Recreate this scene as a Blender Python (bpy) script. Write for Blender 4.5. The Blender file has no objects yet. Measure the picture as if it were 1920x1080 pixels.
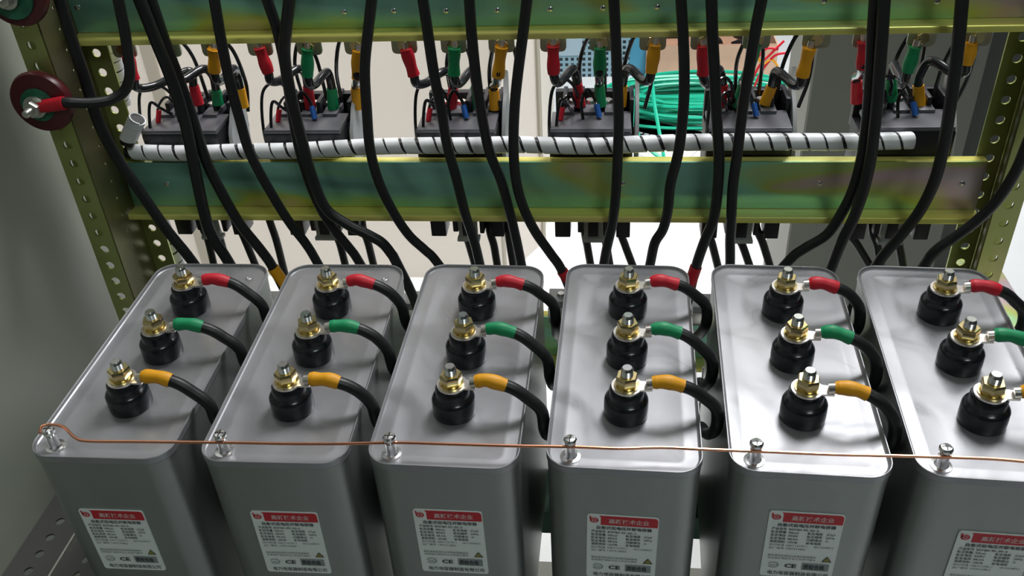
import bpy, bmesh, math, random
from mathutils import Vector, Matrix, Euler
random.seed(7)
PI = math.pi
scn = bpy.context.scene
C = scn.collection

# ------------------------------------------------------------------ camera, light, exposure
F_PX = 1708.6
cam_d = bpy.data.cameras.new('camera')
cam = bpy.data.objects.new('camera', cam_d)
C.objects.link(cam)
cam.location = (0.4372, -0.4457, 0.4649)
cam.rotation_euler = (0.9632, 0.0481, 0.0918)
cam_d.sensor_width = 36.0
cam_d.lens = F_PX / 1920 * 36
cam_d.clip_start = 0.01
scn.camera = cam
scn.view_settings.view_transform = 'Standard'
scn.view_settings.look = 'None'
scn.view_settings.gamma = 1.0
scn.view_settings.use_curve_mapping = False
scn.view_settings.exposure = 0.0

world = bpy.data.worlds.new('world')
scn.world = world
world.use_nodes = True
bg = world.node_tree.nodes['Background']
bg.inputs['Color'].default_value = (0.55, 0.65, 0.62, 1)
bg.inputs['Strength'].default_value = 0.06

def area(name, loc, target, sx, sy, power, col=(1, 1, 1), spread=180):
    d = bpy.data.lights.new(name, 'AREA')
    d.shape = 'RECTANGLE'; d.size = sx; d.size_y = sy; d.energy = power; d.color = col; d.spread = math.radians(spread)
    o = bpy.data.objects.new(name, d); C.objects.link(o)
    o.location = loc
    o.rotation_euler = (Vector(target) - Vector(loc)).to_track_quat('-Z', 'Y').to_euler()
    return o
area('workshop_lamp', (1.2, 1.8, 2.2), (1.0, 1.9, -0.9), 1.6, 0.7, 66, (1.0, 0.99, 1.0), 118)
area('aisle_lamp', (1.9, 1.3, 1.9), (0.6, 0.15, 0), 1.2, 0.35, 2.6, (0.93, 0.97, 1.0), 110)
area('rear_lamp', (-0.5, 0.75, 2.1), (-0.5, 1.5, -0.1), 1.6, 0.25, 19, (1.0, 0.97, 0.95), 80)
area('front_fill', (1.4, -1.6, 2.1), (0.5, 0.3, 0.1), 0.8, 0.4, 11.0, (0.87, 1.0, 0.93))  # fill light added behind the camera to brighten case fronts and bars

# ------------------------------------------------------------------ pixel helpers (frame 1920 x 1080)
CM = Euler(cam.rotation_euler, 'XYZ').to_matrix()
def ray(u, v):
    return CM @ Vector(((u - 960) / F_PX, -(v - 540) / F_PX, -1))
def at(u, v, Y):
    d = ray(u, v); return Vector(cam.location) + d * ((Y - cam.location.y) / d.y)
def atz(u, v, Z):
    d = ray(u, v); return Vector(cam.location) + d * ((Z - cam.location.z) / d.z)

# ------------------------------------------------------------------ materials
def mat(name, col, rough=0.5, metal=0.0, coat=0.0, noise=None, bump=None, emit=None):
    m = bpy.data.materials.new(name); m.use_nodes = True
    nt = m.node_tree; b = nt.nodes['Principled BSDF']
    b.inputs['Base Color'].default_value = (*col, 1)
    b.inputs['Roughness'].default_value = rough
    b.inputs['Metallic'].default_value = metal
    if coat: b.inputs['Coat Weight'].default_value = coat; b.inputs['Coat Roughness'].default_value = 0.12
    tc = nt.nodes.new('ShaderNodeTexCoord')
    if noise:                                   # noise = (scale, amount, (sx,sy,sz))
        mp = nt.nodes.new('ShaderNodeMapping'); mp.inputs['Scale'].default_value = noise[2]
        nt.links.new(tc.outputs['Object'], mp.inputs['Vector'])
        n = nt.nodes.new('ShaderNodeTexNoise'); n.inputs['Scale'].default_value = noise[0]; n.inputs['Detail'].default_value = 4
        nt.links.new(mp.outputs['Vector'], n.inputs['Vector'])
        r = nt.nodes.new('ShaderNodeValToRGB')
        k = noise[1]
        r.color_ramp.elements[0].position = 0.3; r.color_ramp.elements[1].position = 0.7
        r.color_ramp.elements[0].color = (*[max(0, c * (1 - k)) for c in col], 1)
        r.color_ramp.elements[1].color = (*[min(1, c * (1 + k)) for c in col], 1)
        nt.links.new(n.outputs['Fac'], r.inputs['Fac']); nt.links.new(r.outputs['Color'], b.inputs['Base Color'])
    if bump:                                    # bump = (scale, strength, distance)
        n2 = nt.nodes.new('ShaderNodeTexNoise'); n2.inputs['Scale'].default_value = bump[0]; n2.inputs['Detail'].default_value = 3
        nt.links.new(tc.outputs['Object'], n2.inputs['Vector'])
        bp = nt.nodes.new('ShaderNodeBump'); bp.inputs['Strength'].default_value = bump[1]; bp.inputs['Distance'].default_value = bump[2]
        nt.links.new(n2.outputs['Fac'], bp.inputs['Height']); nt.links.new(bp.outputs['Normal'], b.inputs['Normal'])
    return m

def zinc(name, stops, scale=2.2, stretch=(1, 3, 5), rough=0.32, metal=0.85, drift=0.0):
    m = bpy.data.materials.new(name); m.use_nodes = True
    nt = m.node_tree; b = nt.nodes['Principled BSDF']
    b.inputs['Metallic'].default_value = metal; b.inputs['Roughness'].default_value = rough
    tc = nt.nodes.new('ShaderNodeTexCoord'); mp = nt.nodes.new('ShaderNodeMapping')
    mp.inputs['Scale'].default_value = stretch
    n = nt.nodes.new('ShaderNodeTexNoise'); n.inputs['Scale'].default_value = scale; n.inputs['Detail'].default_value = 2.5
    n.inputs['Distortion'].default_value = 0.6
    r = nt.nodes.new('ShaderNodeValToRGB'); cr = r.color_ramp
    cr.elements[0].position = stops[0][0]; cr.elements[0].color = (*stops[0][1], 1)
    cr.elements[1].position = stops[-1][0]; cr.elements[1].color = (*stops[-1][1], 1)
    for p, c in stops[1:-1]:
        e = cr.elements.new(p); e.color = (*c, 1)
    nt.links.new(tc.outputs['Object'], mp.inputs['Vector']); nt.links.new(mp.outputs['Vector'], n.inputs['Vector'])
    sx = nt.nodes.new('ShaderNodeSeparateXYZ'); nt.links.new(tc.outputs['Object'], sx.inputs[0])
    md = nt.nodes.new('ShaderNodeMath'); md.operation = 'MULTIPLY_ADD'; md.inputs[1].default_value = drift
    nt.links.new(sx.outputs['X'], md.inputs[0]); nt.links.new(n.outputs['Fac'], md.inputs[2])
    nt.links.new(md.outputs[0], r.inputs['Fac']); nt.links.new(r.outputs['Color'], b.inputs['Base Color'])
    n2 = nt.nodes.new('ShaderNodeTexNoise'); n2.inputs['Scale'].default_value = 35
    bp = nt.nodes.new('ShaderNodeBump'); bp.inputs['Strength'].default_value = 0.06; bp.inputs['Distance'].default_value = 0.002
    nt.links.new(mp.outputs['Vector'], n2.inputs['Vector']); nt.links.new(n2.outputs['Fac'], bp.inputs['Height'])
    nt.links.new(bp.outputs['Normal'], b.inputs['Normal'])
    return m

def perforated(name, col, pitch, hole, dark):
    m = bpy.data.materials.new(name); m.use_nodes = True
    nt = m.node_tree; b = nt.nodes['Principled BSDF']; b.inputs['Roughness'].default_value = 0.5
    tc = nt.nodes.new('ShaderNodeTexCoord'); sp = nt.nodes.new('ShaderNodeSeparateXYZ')
    nt.links.new(tc.outputs['Object'], sp.inputs[0])
    outs = []
    for ax in ('X', 'Z'):
        a = nt.nodes.new('ShaderNodeMath'); a.operation = 'DIVIDE'; a.inputs[1].default_value = pitch
        f = nt.nodes.new('ShaderNodeMath'); f.operation = 'FRACT'
        g = nt.nodes.new('ShaderNodeMath'); g.operation = 'LESS_THAN'; g.inputs[1].default_value = hole
        nt.links.new(sp.outputs[ax], a.inputs[0]); nt.links.new(a.outputs[0], f.inputs[0]); nt.links.new(f.outputs[0], g.inputs[0])
        outs.append(g)
    mu = nt.nodes.new('ShaderNodeMath'); mu.operation = 'MULTIPLY'
    nt.links.new(outs[0].outputs[0], mu.inputs[0]); nt.links.new(outs[1].outputs[0], mu.inputs[1])
    mx = nt.nodes.new('ShaderNodeMix'); mx.data_type = 'RGBA'
    mx.inputs['A'].default_value = (*col, 1); mx.inputs['B'].default_value = (*dark, 1)
    nt.links.new(mu.outputs[0], mx.inputs['Factor']); nt.links.new(mx.outputs['Result'], b.inputs['Base Color'])
    return m

M = {}
M['case'] = mat('brushed_grey_steel', (0.32, 0.34, 0.33), 0.38, 0.7, noise=(14, 0.10, (1, 1, 0.3)), bump=(4, 0.08, 0.004))
M['lid'] = mat('pale_satin_steel', (0.345, 0.348, 0.365), 0.40, 0.55, noise=(9, 0.10, (1, 0.35, 1)), bump=(7, 0.14, 0.004))
_nt = M['lid'].node_tree; _n = _nt.nodes.new('ShaderNodeTexNoise'); _n.inputs['Scale'].default_value = 14; _n.inputs['Detail'].default_value = 3; _n.inputs['Distortion'].default_value = 1.2
_r = _nt.nodes.new('ShaderNodeMapRange'); _r.inputs['From Min'].default_value = 0.35; _r.inputs['From Max'].default_value = 0.65
_r.inputs['To Min'].default_value = 0.26; _r.inputs['To Max'].default_value = 0.50
_tc = _nt.nodes.new('ShaderNodeTexCoord'); _nt.links.new(_tc.outputs['Object'], _n.inputs['Vector'])
_nt.links.new(_n.outputs['Fac'], _r.inputs['Value']); _nt.links.new(_r.outputs[0], _nt.nodes['Principled BSDF'].inputs['Roughness'])
M['rubber'] = mat('black_bushing_resin', (0.012, 0.014, 0.018), 0.20)
M['brass'] = mat('yellow_zinc_brass', (0.80, 0.66, 0.34), 0.24, 1.0)
M['stud'] = mat('bright_stud_steel', (0.80, 0.80, 0.80), 0.22, 1.0)
M['tin'] = mat('tinned_copper', (0.85, 0.80, 0.76), 0.28, 1.0)
M['red'] = mat('red_sleeve', (0.62, 0.010, 0.028), 0.5, bump=(90, 0.25, 0.001))
M['green'] = mat('green_sleeve', (0.004, 0.29, 0.11), 0.5, bump=(90, 0.25, 0.001))
M['yellow'] = mat('yellow_sleeve', (0.85, 0.38, 0.006), 0.5, bump=(90, 0.25, 0.001))
M['cable'] = mat('black_cable', (0.012, 0.013, 0.014), 0.42, bump=(220, 0.15, 0.0006))
M['cable_gloss'] = mat('glossy_black_cable', (0.016, 0.017, 0.019), 0.14)
M['copper'] = mat('bare_copper', (0.78, 0.36, 0.22), 0.30, 1.0)
M['label'] = mat('label_paper', (0.93, 0.96, 0.96), 0.45)
M['label_red'] = mat('label_red_ink', (0.62, 0.015, 0.03), 0.45)
M['ink'] = mat('label_black_ink', (0.03, 0.035, 0.04), 0.6)
M['ink_white'] = mat('label_pale_ink', (0.80, 0.55, 0.55), 0.5)
M['ink_grey'] = mat('label_grey_ink', (0.30, 0.33, 0.34), 0.6)
M['bar'] = zinc('iridescent_zinc_bar', [(0.30, (0.16, 0.36, 0.30)), (0.42, (0.30, 0.62, 0.54)), (0.50, (0.34, 0.70, 0.44)),
    (0.56, (0.55, 0.62, 0.16)), (0.63, (0.66, 0.48, 0.49)), (0.74, (0.62, 0.62, 0.66))], 3.2, (1, 3, 5), 0.34, 0.55, 0.16)
M['rail'] = mat('dark_green_rail', (0.03, 0.08, 0.05), 0.4, 0.4)
M['flange'] = zinc('yellow_zinc_with_reflection', [(0.3, (0.66, 0.72, 0.30)), (0.5, (0.88, 0.82, 0.20)), (0.7, (0.80, 0.66, 0.30))], 2.0, (1, 6, 6), 0.28, 0.35)  # zinc yellow, with the flange's reflection worked into the colour
M['post'] = zinc('olive_zinc_post', [(0.3, (0.40, 0.46, 0.14)), (0.5, (0.52, 0.56, 0.22)), (0.7, (0.68, 0.64, 0.36))], 5.0, (1, 1, 1), 0.36, 0.7)
M['base_rail'] = mat('dull_grey_base_rail', (0.10, 0.10, 0.095), 0.5, 0.4)
M['web'] = zinc('shade_darkened_zinc_web', [(0.3, (0.10, 0.09, 0.045)), (0.5, (0.15, 0.14, 0.07)), (0.7, (0.20, 0.19, 0.08))], 4.0, (1, 1, 1), 0.38, 0.5)  # brown zinc tint, with the web's shade darkened into the colour
M['tab'] = mat('dull_plated_tab', (0.46, 0.46, 0.37), 0.42, 0.4)
M['contactor'] = mat('contactor_black', (0.010, 0.010, 0.014), 0.42)
M['contactor_deck'] = mat('contactor_dark_grey', (0.11, 0.11, 0.125), 0.35)
M['clip'] = mat('pale_grey_plastic', (0.36, 0.37, 0.39), 0.45)
M['wrap'] = mat('white_spiral_plastic', (0.82, 0.84, 0.87), 0.35)
M['maroon'] = mat('maroon_insulator', (0.10, 0.012, 0.018), 0.35)
M['paint_green'] = mat('green_washer_paint', (0.02, 0.16, 0.09), 0.45, noise=(60, 0.4, (1, 1, 1)))
M['zincbolt'] = mat('dull_grey_bolt', (0.60, 0.60, 0.55), 0.35, 0.9, bump=(200, 0.3, 0.001))
M['panel'] = mat('grey_beige_paint', (0.32, 0.345, 0.29), 0.42, noise=(4, 0.08, (1, 1, 1)))
M['cream'] = mat('cream_cabinet_paint', (0.76, 0.70, 0.63), 0.55)
M['tan'] = mat('tan_gap_paint', (0.40, 0.37, 0.30), 0.6)
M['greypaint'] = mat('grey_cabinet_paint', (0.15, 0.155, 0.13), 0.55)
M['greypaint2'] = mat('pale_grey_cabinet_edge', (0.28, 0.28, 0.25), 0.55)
M['gapshade'] = mat('painted_gap_shade', (0.05, 0.055, 0.045), 0.6)  # shade of the gap beside the grey cabinet, painted as solid dark
M['floor'] = mat('pale_workshop_floor', (0.62, 0.64, 0.64), 0.5, noise=(5, 0.05, (1, 1, 1)))
M['wallwhite'] = mat('white_wall_paint', (0.72, 0.72, 0.74), 0.8)
M['walldark'] = mat('grey_green_wall', (0.12, 0.15, 0.14), 0.8)
M['blue'] = mat('blue_cabinet_paint', (0.08, 0.36, 0.56), 0.5)
M['paleblue'] = mat('pale_blue_panel', (0.42, 0.56, 0.64), 0.5)
M['perf'] = perforated('perforated_blue_steel', (0.26, 0.42, 0.50), 0.022, 0.55, (0.01, 0.02, 0.03))
M['card'] = mat('cardboard', (0.62, 0.42, 0.30), 0.8, noise=(20, 0.08, (1, 1, 1)))
M['cardin'] = mat('cardboard_inside', (0.34, 0.20, 0.13), 0.85)
M['coil'] = mat('green_wire', (0.01, 0.42, 0.26), 0.4)
M['paper'] = mat('white_paper', (0.85, 0.86, 0.88), 0.6)
M['bluewire'] = mat('blue_ferrule', (0.01, 0.10, 0.42), 0.4)
M['warn'] = mat('warning_yellow', (0.40, 0.36, 0.06), 0.5)

# ------------------------------------------------------------------ mesh helpers
def finish(name, bm, m, parent=None, smooth=40):
    bmesh.ops.recalc_face_normals(bm, faces=bm.faces[:])
    me = bpy.data.meshes.new(name); bm.to_mesh(me); bm.free()
    for p in me.polygons: p.use_smooth = True
    me.set_sharp_from_angle(angle=math.radians(smooth))
    for x in (m if isinstance(m, (list, tuple)) else [m]): me.materials.append(x)
    o = bpy.data.objects.new(name, me); C.objects.link(o)
    if parent is not None: o.parent = parent
    return o
def empty(name, loc=(0, 0, 0), rz=0.0):
    o = bpy.data.objects.new(name, None); C.objects.link(o)
    o.location = loc; o.rotation_euler = (0, 0, rz); o.empty_display_size = 0.02
    return o
def tag(o, label=None, cat=None, group=None, kind=None):
    if label: o['label'] = label
    if cat: o['category'] = cat
    if group: o['group'] = group
    if kind: o['kind'] = kind
    return o
def copy_tree(o, parent=None, kids=None):
    c = o.copy(); C.objects.link(c); c.parent = parent
    for ch in list(o.children): copy_tree(ch, c)
    return c
def B(): return bmesh.new()

def box(bm, x0, x1, y0, y1, z0, z1, bev=0.0, mi=0):
    vs = [bm.verts.new((x, y, z)) for x in (x0, x1) for y in (y0, y1) for z in (z0, z1)]
    fs = []
    for q in ((0, 1, 3, 2), (4, 6, 7, 5), (0, 4, 5, 1), (2, 3, 7, 6), (0, 2, 6, 4), (1, 5, 7, 3)):
        f = bm.faces.new([vs[i] for i in q]); f.material_index = mi; fs.append(f)
    if bev:
        es = list({e for f in fs for e in f.edges})
        r = bmesh.ops.bevel(bm, geom=es, offset=bev, segments=2, affect='EDGES', profile=0.6)
        for f in r['faces']: f.material_index = mi
    return vs
def prism(bm, pts, axis, a, b, mi=0):
    """pts: 2D outline; axis 'x','y','z' is the extrusion axis"""
    def P(p, t):
        return {'x': (t, p[0], p[1]), 'y': (p[0], t, p[1]), 'z': (p[0], p[1], t)}[axis]
    lo = [bm.verts.new(P(p, a)) for p in pts]; hi = [bm.verts.new(P(p, b)) for p in pts]
    f = [bm.faces.new(lo), bm.faces.new(hi[::-1])]
    n = len(pts)
    for i in range(n): f.append(bm.faces.new((lo[i], lo[(i + 1) % n], hi[(i + 1) % n], hi[i])))
    for x in f: x.material_index = mi
def lathe(bm, prof, seg=28, c=(0, 0, 0), ax='z', mi=0):
    rings = []
    for r, h in prof:
        ring = []
        if r < 1e-6:
            p = {'z': (c[0], c[1], c[2] + h), 'y': (c[0], c[1] + h, c[2]), 'x': (c[0] + h, c[1], c[2])}[ax]
            ring = [bm.verts.new(p)]
        else:
            for i in range(seg):
                a = 2 * PI * i / seg; u, v = r * math.cos(a), r * math.sin(a)
                p = {'z': (c[0] + u, c[1] + v, c[2] + h), 'y': (c[0] + u, c[1] + h, c[2] + v), 'x': (c[0] + h, c[1] + u, c[2] + v)}[ax]
                ring.append(bm.verts.new(p))
        rings.append(ring)
    for A, D in zip(rings, rings[1:]):
        for i in range(seg):
            j = (i + 1) % seg
            if len(A) == 1 and len(D) == 1: continue
            if len(A) == 1: f = bm.faces.new((A[0], D[i], D[j]))
            elif len(D) == 1: f = bm.faces.new((A[i], A[j], D[0]))
            else: f = bm.faces.new((A[i], A[j], D[j], D[i]))
            f.material_index = mi
    for ring in (rings[0], rings[-1]):
        if len(ring) > 1: bm.faces.new(ring).material_index = mi
def hexnut(bm, c, af, h, rot=0.0, bore=0.0, ax='z', mi=0):
    R_ = af / math.sqrt(3)
    out = []
    for (rr, z) in ((R_ * .93, 0), (R_, h * .12), (R_, h * .85), (R_ * .90, h)):
        ring = []
        for i in range(6):
            a = rot + i * PI / 3; u, v = rr * math.cos(a), rr * math.sin(a)
            ring.append(bm.verts.new((c[0] + u, c[1] + v, c[2] + z) if ax == 'z' else (c[0] + u, c[1] + z, c[2] + v)))
        out.append(ring)
    for A, D in zip(out, out[1:]):
        for i in range(6): bm.faces.new((A[i], A[(i + 1) % 6], D[(i + 1) % 6], D[i]))
    bm.faces.new(out[0]); bm.faces.new(out[-1])
def smoothpath(pts, n=7):
    P = [Vector(p) for p in pts]
    if len(P) < 3: return P
    Q = [P[0] * 2 - P[1]] + P + [P[-1] * 2 - P[-2]]
    out = []
    for i in range(1, len(Q) - 2):
        p0, p1, p2, p3 = Q[i - 1], Q[i], Q[i + 1], Q[i + 2]
        for k in range(n):
            t = k / n
            out.append(0.5 * ((2 * p1) + (p2 - p0) * t + (2 * p0 - 5 * p1 + 4 * p2 - p3) * t * t + (3 * p1 - p0 - 3 * p2 + p3) * t ** 3))
    out.append(P[-1]); return out
def frames(P):
    fr = []; T0 = (P[1] - P[0]).normalized()
    N = T0.orthogonal().normalized()
    for i, p in enumerate(P):
        T = ((P[i + 1] if i + 1 < len(P) else P[i]) - (P[i - 1] if i else P[0])).normalized()
        N = (N - T * N.dot(T)).normalized(); fr.append((p, T, N, T.cross(N)))
    return fr
def tube(bm, pts, r, seg=10, n=7, sm=True, mi=0):
    P = smoothpath(pts, n) if sm else [Vector(p) for p in pts]
    rf = r if callable(r) else (lambda t: r)
    rings = []
    L = len(P)
    for i, (p, T, N, Bn) in enumerate(frames(P)):
        rr = rf(i / (L - 1))
        rings.append([bm.verts.new(p + (N * math.cos(2 * PI * k / seg) + Bn * math.sin(2 * PI * k / seg)) * rr) for k in range(seg)])
    for A, D in zip(rings, rings[1:]):
        for k in range(seg): bm.faces.new((A[k], A[(k + 1) % seg], D[(k + 1) % seg], D[k])).material_index = mi
    bm.faces.new(rings[0]).material_index = mi; bm.faces.new(rings[-1]).material_index = mi
def rrect(w, d, r, off=0.0, seg=8):
    """rounded rectangle outline centred in x, y from 0 to d, inset by off"""
    x0, x1, y0, y1 = -w / 2 + off, w / 2 - off, off, d - off
    r = max(r - off, 0.001); pts = []
    for cx, cy, a0 in ((x1 - r, y0 + r, -PI / 2), (x1 - r, y1 - r, 0), (x0 + r, y1 - r, PI / 2), (x0 + r, y0 + r, PI)):
        for k in range(seg + 1):
            a = a0 + PI / 2 * k / seg; pts.append((cx + r * math.cos(a), cy + r * math.sin(a)))
    return pts
def loft(bm, rings, cap0=True, cap1=True):
    vr = [[bm.verts.new(p) for p in ring] for ring in rings]
    n = len(vr[0])
    for A, D in zip(vr, vr[1:]):
        for i in range(n): bm.faces.new((A[i], A[(i + 1) % n], D[(i + 1) % n], D[i]))
    if cap0: bm.faces.new(vr[0])
    if cap1: bm.faces.new(vr[-1])
def perf_strip(bm, w, pitch, count, r, th, place, seg=16, slot=1.0):
    """strip of width w along t, with one hole per pitch; place(u, t, s) -> xyz (s = depth 0/th)"""
    for c in range(count):
        t0 = c * pitch
        outer, inner = [], []
        hw, hp = w / 2, pitch / 2
        for k in range(seg):
            a = 2 * PI * (k + .5) / seg + PI / 4 - PI / seg
            ca, sa = math.cos(a), math.sin(a)
            m_ = max(abs(ca), abs(sa))
            outer.append((ca / m_ * hw, t0 + hp + sa / m_ * hp)); inner.append((ca * r, t0 + hp + sa * r * slot))
        layers = []
        for s in (0, th):
            layers.append(([bm.verts.new(place(u, t, s)) for u, t in outer], [bm.verts.new(place(u, t, s)) for u, t in inner]))
        for O, I in layers:
            for k in range(seg):
                j = (k + 1) % seg; bm.faces.new((O[k], O[j], I[j], I[k]))
        for k in range(seg):
            j = (k + 1) % seg
            bm.faces.new((layers[0][1][k], layers[0][1][j], layers[1][1][j], layers[1][1][k]))
            if abs(outer[k][0]) > hw - 1e-6 and abs(outer[j][0]) > hw - 1e-6 and outer[k][0] * outer[j][0] > 0:
                bm.faces.new((layers[0][0][k], layers[0][0][j], layers[1][0][j], layers[1][0][k]))
_txt = {}
def text_into(bm, s, x, z, size, width=None, mi=0, y=0.0, bold=0.0, align='LEFT'):
    """flat text facing -Y added to bm; left-aligned at x, baseline z; squeezed to width if given"""
    cu = bpy.data.curves.new('t', 'FONT'); cu.body = s; cu.size = size; cu.align_x = align
    cu.resolution_u = 2; cu.offset = bold
    o = bpy.data.objects.new('t', cu); C.objects.link(o)
    bpy.context.view_layer.update()
    dg = bpy.context.evaluated_depsgraph_get()
    me = bpy.data.meshes.new_from_object(o.evaluated_get(dg))
    xs = [v.co.x for v in me.vertices] or [0, 1]
    k = 1.0
    if width and max(xs) - min(xs) > 0: k = width / (max(xs) - min(xs))
    mx = Matrix(((k, 0, 0, x), (0, 0, 1, y), (0, 1, 0, z), (0, 0, 0, 1)))
    me.transform(mx)
    nf = len(bm.faces)
    bm.from_mesh(me)
    bm.faces.ensure_lookup_table()
    for f in bm.faces[nf:]: f.material_index = mi
    bpy.data.objects.remove(o); bpy.data.curves.remove(cu); bpy.data.meshes.remove(me)

ORD = ['leftmost', 'second', 'third', 'fourth', 'fifth', 'rightmost']
def nth(i, noun): return ('%s %s' % (ORD[i], noun)) if i in (0, 5) else ('%s %s from the left' % (ORD[i], noun))

# ------------------------------------------------------------------ the setting
FZ = -0.9
def struct(name, bm, m, sm=40):
    return tag(finish(name, bm, m, None, sm), kind='structure')
b = B(); box(b, -3.5, 4.5, -2.6, 6.2, FZ - 0.05, FZ); struct('floor', b, M['floor'])
b = B(); box(b, -3.5, 4.5, 6.2, 6.3, FZ, 2.4); struct('wall_back', b, M['wallwhite'])
b = B(); box(b, -3.6, -3.5, -2.6, 6.2, FZ, 2.4); struct('wall_left', b, M['walldark'])
b = B(); box(b, 4.5, 4.6, -2.6, 6.2, FZ, 2.4); struct('wall_right', b, M['walldark'])
b = B(); box(b, -3.5, 4.5, -2.7, -2.6, FZ, 2.4); struct('wall_front', b, M['walldark'])
b = B(); box(b, -3.5, 4.5, -2.6, 6.2, 2.4, 2.45); struct('ceiling', b, M['wallwhite'])

# ------------------------------------------------------------------ rack: posts, crossbars, side panel, lower rails
PITCH = 0.0205
def make_post(name, xf0, xf1, yf, xr0, xr1, yr, webf, webr, label):
    root = empty(name, ((xf0 + xr1) / 2, yf, FZ))
    tag(root, label, 'rack post', 'perforated posts of the rack')
    ox, oy = root.location.x, root.location.y
    n = 72; z0 = 0.34 - n * PITCH
    fl = B(); xc = (xf0 + xf1) / 2
    perf_strip(fl, xf1 - xf0, PITCH, n, 0.0046, 0.0022, lambda u, t, s: (xc + u - ox, yf + s - oy, z0 + t - FZ))
    finish('front_flange', fl, M['post'], root)
    rf = B(); xc2 = (xr0 + xr1) / 2
    perf_strip(rf, xr1 - xr0, PITCH, n, 0.0044, 0.0022, lambda u, t, s: (xc2 + u - ox, yr + s - oy, z0 + 0.011 + t - FZ))
    finish('rear_flange', rf, M['post'], root)
    wb = B()
    L = math.hypot(webr - webf, yr - yf)
    # web: a perforated strip between the two flanges
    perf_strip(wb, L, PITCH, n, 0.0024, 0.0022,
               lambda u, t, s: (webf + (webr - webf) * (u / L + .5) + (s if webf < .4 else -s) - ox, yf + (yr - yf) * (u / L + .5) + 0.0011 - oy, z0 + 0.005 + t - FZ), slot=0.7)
    finish('web', wb, M['web'], root)['label'] = 'brownish side web with shade in its colour'
    bp = B(); zb = (-0.035 if xf0 < .4 else -0.6) - FZ
    box(bp, xf0 + .001 - ox, xf1 - .002 - ox, 0.016, 0.018, zb, 0.34 - FZ); finish('inner_channel', bp, M['post'], root)
    ft = B(); box(ft, xf0 - ox, xr1 - ox if xr1 > xf1 else xf1 - ox, 0, yr - yf, 0, 0.01); finish('foot_plate', ft, M['post'], root)
    return root
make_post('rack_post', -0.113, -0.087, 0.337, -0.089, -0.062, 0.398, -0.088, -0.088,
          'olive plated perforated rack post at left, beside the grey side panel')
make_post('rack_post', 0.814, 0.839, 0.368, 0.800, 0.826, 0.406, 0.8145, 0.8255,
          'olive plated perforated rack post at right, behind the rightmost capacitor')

def make_bar(z0, z1, x0, x1, label, Y=0.390, lip=0.017, holes=()):
    root = empty('crossbar', ((x0 + x1) / 2, Y, z0)); tag(root, label, 'crossbar', 'zinc plated crossbars of the rack')
    ox = root.location.x; h = z1 - z0
    b = B()
    box(b, x0 - ox, x1 - ox, 0, 0.0025, 0, h, 0.0006)
    finish('face', b, M['bar'], root)
    b = B()      # rolled lower flange turned towards the front
    prism(b, [(0.0026, 0), (-0.001, -0.001), (-lip, -0.001), (-lip - 0.001, -0.0025), (-lip - 0.001, -0.007), (-lip, -0.007), (-lip, -0.0035), (0.0026, -0.0028)], 'x', x0 - ox, x1 - ox)
    finish('lower_flange', b, M['flange'], root)['label'] = 'olive yellow bent lower flange'
    b = B(); box(b, x0 - ox, x1 - ox, 0.0025, 0.0125, h - 0.002, h, 0.0004); finish('upper_flange', b, M['flange'], root)
    for (u, v) in holes:
        p = at(u, v, Y)
        b = B(); lathe(b, [(0.0026, 0), (0.0026, -0.0008), (0.0014, -0.0016), (0, -0.0016)], 12, (p.x - ox, 0, p.z - z0), 'y')
        finish('rivet', b, M['stud'], root)
    return root
make_bar(-0.0155, 0.0375, -0.083, 0.806, 'middle iridescent green crossbar with mauve patches, spanning the rack behind the cables',
         holes=[(1168, 344), (1536, 344), (313, 345), (1804, 344)])
make_bar(0.1800, 0.245, -0.083, 0.812, 'upper green plated crossbar along the top edge of the photo',
         holes=[(545, 22), (645, 22), (738, 20), (836, 20), (932, 19), (1031, 17), (1130, 15), (1232, 13), (1545, 2), (1757, 3), (145, 14)])
make_bar(-0.2150, -0.160, -0.083, 0.812, 'lower green plated crossbar showing in the gaps between the capacitors')

b = B(); box(b, -0.1430, -0.1400, -0.75, 0.43, FZ + 0.02, 0.9)
tag(finish('enclosure_panel', b, M['panel']), 'plain grey-green painted side panel filling the left edge', 'panel')

# perforated rails under the capacitors
def rail_y(x0, x1, z, y0, y1, label):
    n = int((y1 - y0) / 0.0205)
    root = empty('base_rail', ((x0 + x1) / 2, y0, z - 0.03)); tag(root, label, 'rail', 'perforated base rails')
    ox = root.location.x; xm = x0 + (x1 - x0) * .5
    b = B(); w = xm - x0; c = (x0 + xm) / 2 - ox
    perf_strip(b, w, 0.0205, n, 0.0046, 0.002, lambda u, t, s: (c + u, t, 0.030 - s)); finish('upper_face', b, M['base_rail'], root)
    b = B(); w2 = x1 - xm; c2 = (x1 + xm) / 2 - ox
    perf_strip(b, w2, 0.0205, n, 0.0035, 0.002, lambda u, t, s: (c2 + u, t, 0.0255 - s), slot=1.6); finish('lower_face', b, M['base_rail'], root)
    b = B(); box(b, xm - ox - 0.001, xm - ox + 0.001, 0, n * 0.0205, 0.0, 0.0305); finish('edge_strip', b, M['zincbolt'], root)
    return root
H = 0.24
rail_y(-0.1395, -0.0450, -H - 0.001, -0.10, 0.33, 'grey perforated rail lying at the bottom left beside the leftmost capacitor')
def rail_x(y0, y1, label, m):
    b = B(); box(b, -0.114, 0.82, y0, y1, -H - 0.032, -H - 0.0005, 0.001)
    return tag(finish('support_rail', b, m), label, 'rail', 'support rails under the capacitors')
rail_x(0.172, 0.232, 'dark green support rail crossing under the backs of the capacitors', M['rail'])
rail_x(-0.005, 0.055, 'dark green support rail crossing under the fronts of the capacitors', M['rail'])
b = B(); box(b, -0.11, 0.84, -0.02, 0.42, -0.64, -0.63, 0.001)
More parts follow.
